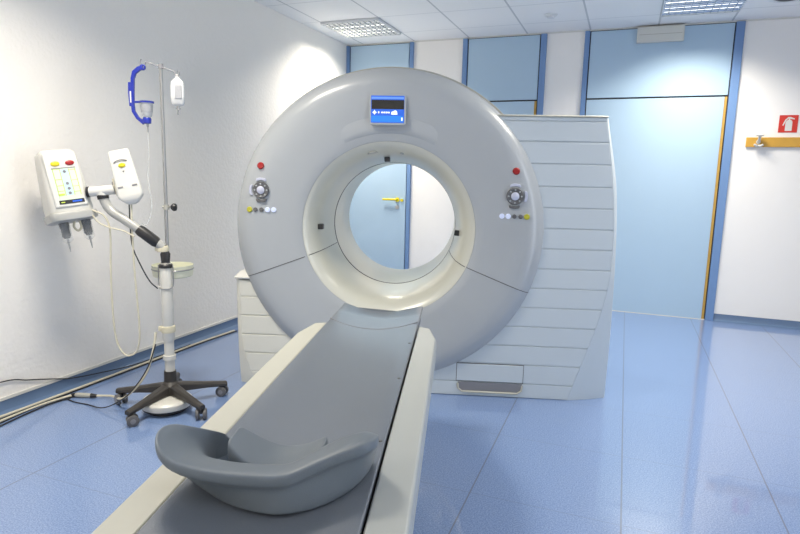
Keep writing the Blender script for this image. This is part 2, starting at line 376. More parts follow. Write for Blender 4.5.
# ------------------------------------------------------------------ CT scanner
TH = math.radians(16.5); gr = Vector((math.cos(TH), math.sin(TH), 0)); gd = Vector((-math.sin(TH), math.cos(TH), 0))
GO = gr*(-0.335) + gd*3.3432
ct = thing('ct_scanner', 'large white ring shaped scanner with a grey striped side cabinet', 'scanner', GO, TH)
ZA = 0.99
def ring_y(prof, seg=128, close=True): return lathe(B(), prof, (0, 0, ZA), 'y', seg, close)
face = [(0.507, 0.024), (0.520, 0.018), (0.56, 0.011), (0.64, 0.001), (0.72, -0.010), (0.78, -0.016), (0.830, -0.014), (0.866, 0.000),
        (0.893, 0.024), (0.910, 0.054), (0.920, 0.095), (0.925, 0.145), (0.86, 0.152), (0.52, 0.16), (0.503, 0.08)]
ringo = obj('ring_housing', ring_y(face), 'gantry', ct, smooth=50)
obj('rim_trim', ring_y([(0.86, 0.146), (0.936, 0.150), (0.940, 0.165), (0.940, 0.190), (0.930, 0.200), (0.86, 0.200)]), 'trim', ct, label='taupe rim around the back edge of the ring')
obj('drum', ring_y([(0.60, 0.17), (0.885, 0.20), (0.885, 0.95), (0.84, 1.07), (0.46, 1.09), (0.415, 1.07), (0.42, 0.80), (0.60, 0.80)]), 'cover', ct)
cone_prof = [(0.506, 0.0245), (0.493, 0.031), (0.465, 0.055), (0.440, 0.100), (0.422, 0.180), (0.410, 0.280), (0.402, 0.380), (0.398, 0.452)]
obj('bore_cone', ring_y(cone_prof+[(0.43, 0.452), (0.47, 0.20), (0.503, 0.06)]), 'cone', ct, label='cream flared lining of the opening')
obj('bore_seam', ring_y([(0.3965, 0.450), (0.3960, 0.456), (0.3965, 0.464), (0.42, 0.464), (0.42, 0.450)]), 'seam', ct, label='thin dark joint inside the opening')
obj('bore_tube', ring_y([(0.398, 0.460), (0.398, 0.75), (0.399, 1.05), (0.408, 1.085), (0.44, 1.08), (0.44, 0.46)]), 'cone', ct)
def face_d(R): return interp(R, sorted(face[:11]))
# thin joints in the face, left and right
for s, p in ((-1, [(-0.845, 0.684), (-0.50, 0.812), (-0.44, 0.835)]), (1, [(0.845, 0.640), (0.50, 0.770), (0.43, 0.797)])):
    pts = []
    for k in range(25):
        u = k/24; a = p[0][0]+(p[2][0]-p[0][0])*u; z = p[0][1]+(p[2][1]-p[0][1])*u
        if math.hypot(a, z-ZA) < 0.506: continue
        pts.append((a, face_d(math.hypot(a, z-ZA))-0.0005, z))
    bm = B(); tube(bm, pts, 0.0022, 6)
    q = []
    for k in range(1, 16):
        R = 0.506-(0.506-0.399)*k/15; d = interp(-R, [(-a, b) for a, b in cone_prof]); a0 = math.atan2(p[2][1]-ZA, p[2][0])
        q.append((R*math.cos(a0), d-0.0005, ZA+R*math.sin(a0)))
    tube(bm, q, 0.0022, 6)
    obj('face_joint', bm, 'seam', ringo)
# soft brow above the opening
bm = B(); rings = []
for k in range(33):
    ang = math.radians(62+56*k/32); e = math.sin(PI*k/32)**0.6
    ring = []
    for R, d in ((0.545, 0.004), (0.552, -0.0025*e), (0.58, -0.004*e), (0.64, -0.002*e+0.001), (0.66, 0.006)):
        ring.append((R*math.cos(ang), face_d(R)+d, ZA+R*math.sin(ang)))
    rings.append(ring)
loft(bm, rings); obj('brow', bm, 'gantry', ringo, smooth=60)
# sensors on the cone
def cone_at(R): return interp(-R, [(-a, b) for a, b in cone_prof])
for ang, d in ((93.8, 0.19), (180.4, 0.14), (-3.5, 0.22)):
    R = interp(d, [(b, a) for a, b in cone_prof]); a = math.radians(ang)
    bm = B(); box(bm, -0.030, 0.006, -0.022, 0.022, -0.016, 0.016)
    o = obj('laser_window', bm, 'black', ct, bevel=0.004, label='small black laser window')
    o.location = (R*math.cos(a), d, ZA+R*math.sin(a)); o.rotation_euler = (0, -a, 0)
    # box x axis points outward along the radius; shift inward a little
    o.location = ((R+0.004)*math.cos(a), d, ZA+(R+0.004)*math.sin(a))
def cone_disc(name, ang, d, rad, m, th=0.002, lab=None):
    R = interp(d, [(b, a) for a, b in cone_prof]); a = math.radians(ang)
    slope = 0.20 if d > 0.06 else 0.45
    n = Vector((-math.cos(a), -slope, -math.sin(a))).normalized()
    p = Vector((R*math.cos(a), d, ZA+R*math.sin(a)))
    bm = B(); cyl(bm, p-n*0.006, p+n*th, rad, seg=28); obj(name, bm, m, ct, label=lab)
cone_disc('speaker_grille', 103, 0.082, 0.030, 'trim', 0.0015, 'faint grey round grille')
cone_disc('indicator_lamp', 81.3, 0.088, 0.011, 'groove', 0.003)
# display screen
sc = obj('display_bezel', prism(B(), [(x-0.008, z+1.667) for x, z in rbox(0.206, 0.170, 4, 0.10)], -0.0265, -0.012), 'gantry', ct, bevel=0.002)
def panel(bm, x0, x1, z0, z1, d=-0.0275): box(bm, x0, x1, d, -0.0260, z0, z1); return bm
X0, X1 = -0.102, 0.084
obj('screen', panel(B(), X0, X1, 1.594, 1.741), 'scr_blue', sc, smooth=0)
obj('screen_bar', panel(B(), X0+.003, X1-.003, 1.724, 1.734, -0.0285), 'scr_lblue', sc, smooth=0)
obj('screen_bar', panel(B(), X0+.003, X1-.001, 1.668, 1.718, -0.0285), 'scr_dark', sc, smooth=0)
obj('screen_bar', panel(B(), X0+.003, X1-.006, 1.636, 1.664, -0.0285), 'scr_blue', sc, smooth=0)
obj('screen_bar', panel(B(), X0+.003, X1-.006, 1.600, 1.632, -0.0285), 'scr_cyan', sc, smooth=0)
bm = B()
def disc(bm, x, z, r, d0=-0.0295, d1=-0.028, seg=16): return cyl(bm, (x, d1, z), (x, d0, z), r, seg=seg)
def symbol(f):
    bm = B(); f(bm); obj('screen_symbol', bm, 'scr_white', sc, smooth=0, label='white symbol on the blue screen')
symbol(lambda bm: (disc(bm, -0.082, 1.650, 0.008), box(bm, -0.094, -0.070, -0.0297, -0.028, 1.648, 1.652), box(bm, -0.084, -0.080, -0.0297, -0.028, 1.638, 1.662)))
symbol(lambda bm: box(bm, -0.062, -0.055, -0.0295, -0.028, 1.645, 1.656))
for k in range(4): symbol(lambda bm: box(bm, -0.044+0.0125*k, -0.034+0.0125*k, -0.0295, -0.028, 1.646, 1.654))
symbol(lambda bm: (disc(bm, 0.020, 1.648, 0.008), disc(bm, 0.034, 1.651, 0.011), box(bm, 0.012, 0.046, -0.0297, -0.028, 1.639, 1.647)))
symbol(lambda bm: box(bm, 0.068, 0.076, -0.0295, -0.028, 1.606, 1.624))
# control panels
for s in (-1, 1):
    A = 0.735*s if s > 0 else -0.739
    fd = face_d(0.765)
    bm = B(); lathe(bm, [(0, 0.012), (0.019, 0.012), (0.020, 0.006), (0.020, -0.006), (0.015, -0.012), (0, -0.012)], (A if s < 0 else 0.718, face_d(0.80)-0.001, 1.343), 'y', 24); obj('stop_button', bm, 'red', ct, label='red emergency stop button')
    A = -0.739 if s < 0 else 0.718
    Z = 1.204
    bm = B(); lathe(bm, [(0, 0.01), (0.046, 0.01), (0.048, -0.006), (0.044, -0.014), (0.030, -0.010), (0, -0.010)], (A, fd-0.001, Z), 'y', 36); dl = obj('dial', bm, 'darkgrey', ct)
    bm = B(); lathe(bm, [(0, 0), (0.021, 0), (0.023, -0.005), (0.016, -0.010), (0, -0.011)], (A, fd-0.010, Z), 'y', 24); obj('dial_centre', bm, 'dialwhite', dl)
    bm = B()
    for k in range(8):
        a = PI/4*k; disc(bm, A+0.036*math.cos(a), Z+0.036*math.sin(a), 0.005, fd-0.0165, fd-0.010, 10)
    obj('dial_marks', bm, 'groove', dl)
    def wing(ang, m):
        pts = []
        for k in range(9): a = math.radians(ang-28+7*k); pts.append((A+0.056*math.cos(a), Z+0.056*math.sin(a)))
        for k in range(9): a = math.radians(ang+30-7.5*k); r = 0.071 if k not in (0, 8) else 0.062; pts.append((A+r*math.cos(a), Z+r*math.sin(a)))
        f = face_d(math.hypot(A, Z-ZA)+(0.06*s*math.cos(math.radians(ang))))
        bm = B(); prism(bm, pts, f-0.009, f+0.012); obj('rocker_key', bm, m, ct, bevel=0.002)
    wing(90, 'dialwhite'); wing(270, 'darkgrey'); wing(0 if s > 0 else 180, 'dialwhite')
    cols = ['olive', 'darkgrey', 'darkgrey', 'led', 'led']
    for k in range(5):
        x = (-0.810+0.035*k) if s < 0 else (0.790-0.0345*k)
        f = face_d(math.hypot(x, 1.09-ZA))
        bm = B(); rr = 0.0165 if k == 0 else 0.0125 if k < 3 else 0.015
        lathe(bm, [(0, 0.008), (rr, 0.008), (rr, -0.005), (rr*0.8, -0.008), (0, -0.008)], (x, f, 1.09), 'y', 20); obj('push_button', bm, cols[k], ct)

# housing beside and below the ring
RC = 0.80
arcR = [(0.0, 1.090), (0.2, 1.152), (0.429, 1.222), (0.60, 1.262), (0.744, 1.283), (0.90, 1.287), (1.085, 1.280), (1.30, 1.258), (1.645, 1.200)]
sideR = [(0.0, 1.335), (0.30, 1.331), (0.56, 1.324), (0.80, 1.317), (1.08, 1.305), (1.30, 1.284), (1.645, 1.214)]
arcL = [(0.0, -0.790), (0.09, -0.832), (0.2, -0.870), (0.30, -0.886), (0.45, -0.893), (0.70, -0.893)]
sideL = [(0.0, -0.918), (0.70, -0.925)]
def xc(z):
    v = RC*RC-(z-ZA)**2
    return math.sqrt(v) if v > 0 else 0.0
grooves = [0.0, 0.090, 0.207, 0.324, 0.442, 0.558, 0.675, 0.790, 0.907, 1.024, 1.142, 1.262, 1.388, 1.510, 1.622, 1.645]
FD = 0.030
def strips(bm, side, zmax):
    for z0, z1 in zip(grooves[:-1], grooves[1:]):
        if z0 >= zmax-0.01: break
        z1 = min(z1, zmax)
        a, b = z0+0.003, z1-0.003
        zs = [a+(b-a)*k/4 for k in range(5)]
        pl = []
        for z in zs:
            if z1 < 0.12: xi = 0.0
            else: xi = xc(z) if z > ZA-RC+0.02 else 0.0
            xo = smooth_interp(z, arcR) if side > 0 else smooth_interp(z, arcL)
            pl.append((xi*side, xo))
        poly = [(p[0], z) for p, z in zip(pl, zs)] + [(p[1], z) for p, z in reversed(list(zip(pl, zs)))]
        # front face slightly proud, small bevelled edges
        inset = [(x, z) for x, z in poly]
        prism(bm, poly, FD, FD+0.02)
bm = B(); strips(bm, 1, 1.645); obj('striped_cover', bm, 'cover', ct, bevel=0.003, label='wide striped front cover right of the ring')
bm = B(); strips(bm, -1, 0.66); obj('striped_cover', bm, 'tower', ct, bevel=0.003, label='low striped front cover left of the ring')
def cabinet(side, zmax, arc, sidet, m):
    bm = B(); rings = []
    zs = [zmax*k/28 for k in range(29)]
    for z in zs:
        xi = max(xc(z), 0.0)*side if z > ZA-RC else 0.0
        xa = smooth_interp(z, arc); xs = smooth_interp(z, sidet); s = side
        dx = abs(xs-xa)
        fr = FD+0.007
        rings.append([(xi, fr, z), (xa-s*0.004, fr, z), (xa+s*0.003, FD+0.002, z), (xa+(xs-xa)*0.5, FD+0.004+0.25*dx*0.5, z), (xs-s*0.006, FD+0.004+0.30*dx, z),
                      (xs, FD+0.014+0.32*dx, z), (xs, 0.92, z), (xs-s*0.05, 0.97, z), (xi, 0.97, z)])
    loft(bm, rings); return obj('cabinet_shell' if side > 0 else 'tower_shell', bm, m, ct, smooth=30)
cabinet(1, 1.645, arcR, sideR, 'cover'); cabinet(-1, 0.66, arcL, sideL, 'tower')
# caps
bm = B(); box(bm, 0.47, 1.212, 0.026, 0.96, 1.645, 1.655); obj('top_lid', bm, 'cream', ct, bevel=0.006)
bm = B()
box(bm, -0.925, -0.60, 0.018, 0.40, 0.668, 0.676)
loft(bm, [[(-0.928, 0.014, 0.676), (-0.70, 0.014, 0.676), (-0.70, 0.40, 0.676), (-0.928, 0.40, 0.676)], [(-0.90, 0.06, 0.712), (-0.70, 0.06, 0.712), (-0.70, 0.34, 0.712), (-0.90, 0.34, 0.712)]])
obj('tower_cap', bm, 'white', ct, bevel=0.005)
# service drawer low on the cover
DP = FD-0.004
bm = B(); box(bm, 0.432, 0.826, DP, FD+0.01, 0.094, 0.201); dr = obj('service_flap', bm, 'cover', ct, bevel=0.003)
bm = B(); box(bm, 0.429, 0.829, FD-0.0015, FD+0.004, 0.091, 0.204); obj('flap_joint', bm, 'darkgrey', dr, smooth=0)
bm = B(); prism(bm, [(0.440, 0.086), (0.824, 0.086), (0.822, 0.046), (0.795, 0.028), (0.468, 0.028), (0.442, 0.046)], FD-0.003, FD+0.004); obj('grip_recess_shade', bm, 'midgrey', dr)  # flat grey plate, the shade of the recess painted into its colour
bm = B(); tube(bm, [(0.440, FD-0.004, 0.078), (0.444, FD-0.006, 0.046), (0.468, FD-0.007, 0.028), (0.795, FD-0.007, 0.028), (0.820, FD-0.006, 0.046), (0.824, FD-0.004, 0.078)], 0.006, 8); obj('grip_lip', bm, 'cream', dr)

# ------------------------------------------------------------------ patient table
TT = TH-math.radians(1.2)
tab = thing('patient_table', 'long white rail patient table with a grey vinyl mattress leading into the scanner', 'patient table', GO+gr*0.047, TT)
HT = 0.655
for s in (-1, 1):
    bm = B()
    # top outline with a chamfered tip, lofted down with a slight undercut
    def outline(o_, i_, dy): return [(s*i_, -2.98), (s*o_, -2.98), (s*(o_), -1.05+dy), (s*(i_+0.045), -0.885+dy), (s*i_, -0.865+dy)]
    lv = [(0.284, 0.206, HT-0.012, 0), (0.284, 0.206, HT, 0)]
    rings = []
    for o_, i_, z, dy in ((0.20, 0.19, 0.50, -0.05), (0.262, 0.20, 0.53, -0.01), (0.288, 0.204, 0.56, 0), (0.290, 0.204, 0.600, 0), (0.284, 0.205, 0.604, 0), (0.284, 0.205, 0.610, 0), (0.290, 0.204, 0.614, 0), (0.289, 0.204, HT-0.006, 0), (0.283, 0.208, HT, -0.006)):
        rings.append([(x, y, z) for x, y in outline(o_, i_, dy)])
    loft(bm, rings); obj('side_rail', bm, 'cream' if s < 0 else 'offwhite', tab, bevel=0.003, smooth=40)  # left rail lighter and warmer: light from the left put into colour
bm = B(); box(bm, -0.20, 0.20, -2.96, -0.90, 0.50, 0.575); obj('tub', bm, 'offwhite', tab, bevel=0.01)
bm = B()
loft(bm, [[(x*sx, -2.75 if y < 0 else -0.95, z) for x, y in ((-1, -1), (1, -1), (1, 1), (-1, 1))] for sx, z in ((0.19, 0.0), (0.19, 0.06), (0.15, 0.09), (0.15, 0.50))])
obj('pedestal', bm, 'offwhite', tab, bevel=0.012)
# cradle (curved board below the mattress, reaches towards the opening)
def sag(x, hw=0.2): return 0.030*(1-(x/hw)**2)
NX = 16
def slab(y0, y1, top, thick, hw, ny=2, endcurve=0.0, rnd=0.008):
    bm = B(); rings = []
    for j in range(ny+1):
        y = y0+(y1-y0)*j/ny; r = []
        e = endcurve if j == ny else 0
        for k in range(NX+1):
            x = -hw+2*hw*k/NX; r.append((x, y+e*(1-(x/hw)**2), top-sag(x, hw)-(0.006 if k in (0, NX) else 0)))
        for k in range(NX+1):
            x = hw-2*hw*k/NX; r.append((x, y, top-sag(x, hw)-thick))
        rings.append(r)
    return loft(bm, rings)
obj('cradle', slab(-2.95, -0.60, 0.642, 0.030, 0.196), 'darkgrey', tab, smooth=40)
mt = obj('mattress', slab(-2.95, -0.50, 0.668, 0.024, 0.200, 12, -0.05), 'vinyl', tab, smooth=50, bevel=0.004)
bm = B(); pts = [(x, -0.835-0.05*(1-(x/0.2)**2), 0.6675-sag(x)) for x in [-0.197+0.394*k/16 for k in range(17)]]
tube(bm, pts, 0.0028, 6); obj('mattress_seam', bm, 'midgrey', mt)
for y in (-2.0, -1.55, -1.15):
    bm = B(); lathe(bm, [(0, 0), (0.006, 0.0), (0.005, 0.003), (0, 0.004)], (0.188, y, 0.660), 'z', 12); obj('mattress_stud', bm, 'darkgrey', mt)

# ------------------------------------------------------------------ headrest and cushion (frame coordinates of the scanner)
hr = thing('headrest', 'dark slate grey foam headrest with raised wings lying across the mattress', 'headrest', GO+gd*(-2.25)+Vector((0, 0, 0.645)), TH)
def hp(a, d, z): return (a, d+2.25, z-0.645)
# stations: outer top, inner top, height outer, height inner, bottom outer
ST = [((-0.226, -2.205), (-0.146, -2.100), 0.776, 0.712, (-0.150, -2.125)),
      ((-0.238, -2.245), (-0.160, -2.118), 0.790, 0.712, (-0.168, -2.155)),
      ((-0.234, -2.290), (-0.180, -2.150), 0.791, 0.713, (-0.180, -2.195)),
      ((-0.210, -2.330), (-0.182, -2.195), 0.776, 0.716, (-0.178, -2.225)),
      ((-0.168, -2.345), (-0.154, -2.237), 0.753, 0.722, (-0.152, -2.255)),
      ((-0.070, -2.334), (-0.068, -2.266), 0.735, 0.728, (-0.075, -2.302)),
      ((0.020, -2.326), (0.024, -2.264), 0.731, 0.729, (0.010, -2.322)),
      ((0.052, -2.318), (0.044, -2.256), 0.732, 0.732, (0.040, -2.318)),
      ((0.108, -2.282), (0.084, -2.222), 0.751, 0.745, (0.105, -2.290)),
      ((0.165, -2.260), (0.126, -2.192), 0.767, 0.760, (0.158, -2.235)),
      ((0.200, -2.238), (0.158, -2.176), 0.773, 0.766, (0.182, -2.180)),
      ((0.212, -2.195), (0.172, -2.158), 0.766, 0.760, (0.190, -2.125)),
      ((0.205, -2.150), (0.178, -2.135), 0.752, 0.746, (0.188, -2.095))]
def zc_(a): return 0.668-0.03*(1-min(1, (a/0.2)**2))   # mattress surface
def lerp2(p, q, t): return (p[0]+(q[0]-p[0])*t, p[1]+(q[1]-p[1])*t)
rings = []
for ot, it, zo, zi, bo in ST:
    lip = 0.026
    mid = lerp2(ot, it, 0.5)
    ib = (it[0]*0.96, it[1]+0.008)
    under = lerp2(ot, it, 0.16)
    zb = max(0.645, zc_(bo[0])-0.003)
    rings.append([hp(*lerp2(ot, it, 0.04), zo+0.000), hp(*mid, (zo+zi)/2+0.001), hp(*it, zi), hp(*ib, zi-0.02), hp(ib[0]*0.95, ib[1]+0.01, 0.655),
                  hp(*lerp2(bo, it, 0.10), zb), hp(*bo, zb), hp(*lerp2(under, bo, 0.45), 0.5*(zo-lip)+0.5*zb), hp(*under, zo-lip-0.004), hp(ot[0], ot[1], zo-lip), hp(ot[0], ot[1], zo-0.006)])
bm = B(); loft(bm, rings); obj('wing_rim', bm, 'foam', hr, smooth=180, sub=2)
bm = B(); inner = [hp(s[1][0]*0.98, s[1][1], 0.667) for s in ST]
inner = [(x, y, zc_(x)-0.645+0.006) for x, y, z in inner]
loft(bm, [[(x, y, z-0.012) for x, y, z in inner], inner]); obj('headrest_base', bm, 'foam', hr, smooth=0)
hc = thing('head_cushion', 'small saddle shaped grey cushion lying inside the headrest', 'cushion', GO+gd*(-2.17)+gr*(-0.012)+Vector((0, 0, 0.645)), TH)
rings = []
n = 14
for k in range(n+1):
    u = -1+2*k/n; x = 0.105*u
    w2 = 0.062*(1-abs(u)**5*0.35); c0 = -0.012*u*0-0.004
    top = 0.050+0.048*u*u+(0.006 if u < 0 else -0.006)*abs(u); bot = max(0.006, zc_(x)-0.645)+0.014
    th_ = max(0.016, top-bot)
    b_ = top-th_
    rings.append([(x, -w2+c0, top-0.006), (x, -w2+0.008+c0, top), (x, c0, top-0.004), (x, w2-0.008+c0, top+0.002), (x, w2+c0, top-0.004), (x, w2*0.95+c0, b_), (x, -w2*0.95+c0, b_)])
bm = B(); loft(bm, rings); obj('pad', bm, 'foam', hc, smooth=180, sub=2)

# ------------------------------------------------------------------ injector stand
CP = Vector((-2.29, 2.445, 0))
st = thing('injector_stand', 'contrast injector on a white column with five black castered legs', 'injector stand', CP, YAW)
def leg_angle(k): return math.radians(198+72*k)-YAW
for k in range(5):
    a = leg_angle(k); ux, uy = math.cos(a), math.sin(a); nx_, ny_ = -uy, ux
    bm = B(); rings = []
    for r, zt, zb, w_ in ((0.02, 0.135, 0.075, 0.030), (0.07, 0.128, 0.080, 0.026), (0.18, 0.108, 0.074, 0.021), (0.28, 0.092, 0.064, 0.019), (0.312, 0.088, 0.062, 0.018)):
        rings.append([(ux*r+nx_*w_*s, uy*r+ny_*w_*s, z) for s, z in ((-1, zb), (-1, zt-0.010), (-0.6, zt), (0.6, zt), (1, zt-0.010), (1, zb))])
    loft(bm, rings); lg = obj('leg', bm, 'brownblack', st, bevel=0.004, label='tapered charcoal leg')
    p = Vector((ux*0.295, uy*0.295, 0)); ax = Vector((math.cos(a+0.9), math.sin(a+0.9), 0)); fw = Vector((-ax.y, ax.x, 0)); q = p+fw*0.012
    bm = B(); cyl(bm, (p.x, p.y, 0.070), (p.x, p.y, 0.040), 0.009); tube(bm, [(p.x, p.y, 0.062), (q.x, q.y, 0.050), (q.x, q.y, 0.030)], [0.012, 0.013, 0.008], 12)
    wh = obj('caster', bm, 'black', lg)
    for s in (-1, 1):
        bm = B(); c0 = q+ax*s*0.010; c1 = q+ax*s*0.028
        c0.z = c1.z = 0.030
        tube(bm, [c0, c0+(c1-c0)*0.1, c0+(c1-c0)*0.85, c1], [0.026, 0.030, 0.030, 0.024], 24)
        c2 = q+ax*s*0.029; c2.z = 0.030; cyl(bm, c1, c2, 0.014, seg=16, mi=1)
        obj('wheel', bm, ['darkgrey', 'midgrey'], lg)
bm = B(); lathe(bm, [(0, 0.060), (0.045, 0.060), (0.052, 0.075), (0.052, 0.125), (0.034, 0.145), (0.032, 0.205), (0, 0.205)], seg=32); obj('hub', bm, 'brownblack', st)
bm = B(); lathe(bm, [(0, 0.016), (0.118, 0.016), (0.128, 0.022), (0.128, 0.030), (0, 0.030)], (-0.002, -0.055, 0), seg=56); lathe(bm, [(0, 0.030), (0.130, 0.030), (0.133, 0.038), (0.131, 0.060), (0.120, 0.070), (0, 0.074)], (-0.002, -0.055, 0), seg=56, mi=1)
lathe(bm, [(0, 0.0), (0.10, 0.0), (0.10, 0.016), (0, 0.016)], (-0.002, -0.055, 0), seg=40)
obj('counterweight', bm, ['black', 'column'], st, label='white round counterweight with a black underside')
bm = B(); lathe(bm, [(0, 0.205), (0.026, 0.205), (0.026, 0.385), (0, 0.385)], seg=32); obj('lower_column', bm, 'column', st)
bm = B(); lathe(bm, [(0, 0.375), (0.0275, 0.375), (0.0315, 0.385), (0.0315, 0.80), (0.028, 0.81), (0, 0.81)], seg=32); obj('upper_column', bm, 'column', st)
bm = B(); lathe(bm, [(0, 0.27), (0.034, 0.27), (0.034, 0.295), (0, 0.295)], seg=32); obj('collar', bm, 'column', st)
bm = B(); lathe(bm, [(0, 0.425), (0.036, 0.425), (0.038, 0.440), (0.036, 0.462), (0, 0.462)], seg=32); box(bm, -0.052, -0.030, -0.012, 0.012, 0.430, 0.456); obj('clamp', bm, 'beige', st, bevel=0.002)
bm = B(); lathe(bm, [(0, 0.785), (0.036, 0.785), (0.036, 0.80), (0.022, 0.815), (0.026, 0.86), (0.018, 0.875), (0, 0.875)], seg=28); obj('swivel', bm, 'black', st)
bm = B(); lathe(bm, [(0, 0.872), (0.030, 0.872), (0.032, 0.885), (0.028, 0.905), (0, 0.905)], (-0.012, 0, 0), seg=28); box(bm, -0.048, -0.02, -0.02, 0.016, 0.876, 0.898); obj('clamp', bm, 'beige', st, bevel=0.003)
# wire bracket and round basin behind the column
bm = B(); lathe(bm, [(0, 0.712), (0.100, 0.712), (0.107, 0.718), (0.112, 0.778), (0.109, 0.778), (0.102, 0.720), (0, 0.717)], (-0.022, 0.150, 0), seg=56); obj('basin', bm, 'basin', st, label='pale green beige round basin')
bm = B(); tube(bm, spline([(-0.038, -0.005, 0.80), (-0.040, -0.006, 0.70), (-0.030, -0.020, 0.675), (0.0, -0.034, 0.672), (0.03, -0.020, 0.675), (0.040, -0.006, 0.70), (0.040, -0.005, 0.80)], 5), 0.0035, 8); cyl(bm, (0, 0.02, 0.752), (-0.005, 0.040, 0.752), 0.006); lathe(bm, [(0.112, 0.752), (0.115, 0.756), (0.112, 0.760), (0.109, 0.756)], (-0.022, 0.150, 0), seg=48, close=True); obj('basin_bracket', bm, 'steel', st)
# arm
path = spline([(-0.010, -0.005, 0.895), (-0.036, -0.010, 0.921), (-0.126, -0.020, 0.990), (-0.204, -0.020, 1.044), (-0.262, -0.015, 1.078), (-0.296, -0.010, 1.115), (-0.314, -0.008, 1.158)], 6)
bm = B(); tube(bm, path, 0.0245, 20); arm = obj('arm', bm, 'palegrey', st)
bm = B(); tube(bm, [(-0.030, -0.009, 0.915), (-0.045, -0.011, 0.926), (-0.116, -0.019, 0.982), (-0.130, -0.020, 0.993)], [0.024, 0.030, 0.030, 0.026], 20); obj('arm_sleeve', bm, 'black', arm)
bm = B(); tube(bm, [(-0.312, -0.008, 1.148), (-0.316, -0.008, 1.170)], 0.029, 20); obj('arm_ring', bm, 'black', arm)
bm = B(); tube(bm, [(-0.372, -0.03, 1.184), (-0.252, 0.0, 1.199)], 0.026, 20); tube(bm, [(-0.316, -0.012, 1.169), (-0.316, -0.012, 1.194)], 0.030, 20); obj('pivot_joint', bm, 'white', arm)
bm = B(); tube(bm, [(-0.385, -0.033, 1.183), (-0.372, -0.03, 1.184)], 0.028, 20); obj('joint_cap', bm, 'black', arm)
bm = B(); box(bm, -0.262, -0.232, -0.014, 0.014, 1.175, 1.24); obj('display_bracket', bm, 'steel', arm, bevel=0.003)
# injector head
def shaped_box(secs, n=5, r=0.22):
    bm = B(); rings = []
    for z, w_, d_, x, y in secs: rings.append([(px+x, py+y, z) for px, py in rbox(w_, d_, n, r)])
    return loft(bm, rings)
hd = obj('injector_head', shaped_box([(-0.005, 0.18, 0.13, 0.0, 0.0), (0.0, 0.205, 0.165, 0, 0), (0.02, 0.212, 0.172, 0, 0), (0.10, 0.205, 0.168, 0, 0), (0.20, 0.192, 0.158, 0, 0.0), (0.29, 0.178, 0.145, 0, 0.0), (0.322, 0.168, 0.13, 0, 0), (0.334, 0.135, 0.10, 0, 0)]), 'column', st, smooth=50)
hd.location = (-0.484, -0.03, 1.064); hd.rotation_euler = (math.radians(-11), math.radians(-7), math.radians(44))
def ft(z): return -(0.172-(0.172-0.145)*z/0.29)/2            # front face y at height z
def quad(bm, x0, x1, z0, z1, t=0.003, mi=0):
    loft(bm, [[(x0, ft(z0)-t, z0), (x1, ft(z0)-t, z0), (x1, ft(z0)+0.006, z0), (x0, ft(z0)+0.006, z0)], [(x0, ft(z1)-t, z1), (x1, ft(z1)-t, z1), (x1, ft(z1)+0.006, z1), (x0, ft(z1)+0.006, z1)]], mi=mi)
    return bm
obj('front_plate', quad(B(), -0.078, 0.078, 0.030, 0.312, 0.010), 'white', hd, bevel=0.012)
kp = obj('keypad', quad(B(), -0.052, 0.056, 0.060, 0.232, 0.0115), 'pale_green', hd, bevel=0.004, label='pale green touch keypad')
bm = B(); quad(bm, -0.015, 0.022, 0.090, 0.225, 0.0122); obj('keypad_panel', bm, 'pale_cyan', kp, smooth=0)
bm = B()
for x in (-0.050, -0.018, 0.023, 0.053): quad(bm, x, x+0.0025, 0.088, 0.226, 0.0128)
for z in (0.226, 0.140, 0.172, 0.112): quad(bm, -0.050, -0.018, z, z+0.0025, 0.0128); quad(bm, 0.024, 0.055, z-0.008, z-0.006, 0.0128)
quad(bm, -0.050, -0.022, 0.090, 0.100, 0.0128)
obj('printed_lines', bm, 'limegreen', kp, smooth=0)
for x, z in ((0.003, 0.212), (0.003, 0.150), (0.005, 0.124), (0.004, 0.100)):
    bm = B(); cyl(bm, (x, ft(z)-0.0135, z), (x, ft(z), z), 0.0075, seg=14); obj('key', bm, 'midgrey', kp)
bm = B(); quad(bm, -0.054, 0.058, 0.229, 0.233, 0.0132); obj('keypad_edge', bm, 'midgrey', kp, smooth=0)
bm = B(); quad(bm, -0.056, 0.062, 0.046, 0.066, 0.0118); quad(bm, 0.005, 0.050, 0.052, 0.060, 0.0126, 1); quad(bm, -0.048, -0.030, 0.053, 0.058, 0.0126, 2); obj('status_display', bm, ['black', 'scr_blue', 'limegreen'], hd, smooth=0, label='black strip display with blue digits')
for x, m_ in ((-0.030, 'yellow'), (0.038, 'red')):
    bm = B(); lathe(bm, [(0, 0.004), (0.020, 0.004), (0.021, -0.004), (0.014, -0.007), (0, -0.007)], (0, 0, 0), 'y', 24)
    for v in bm.verts: v.co = Vector((v.co.x*1.0+x, v.co.y+ft(0.255)-0.010, v.co.z*0.6+0.255))
    obj('head_button', bm, m_, hd, label=('yellow' if m_ == 'yellow' else 'red')+' oval button')
bm = shaped_box([(-0.042, 0.19, 0.15, 0.005, 0), (-0.034, 0.225, 0.19, 0.005, 0), (-0.010, 0.235, 0.20, 0.004, 0), (0.004, 0.225, 0.19, 0.002, 0), (0.008, 0.20, 0.16, 0, 0)]); obj('head_base', bm, 'palegrey', hd, smooth=50, label='grey rounded bottom of the injector head')
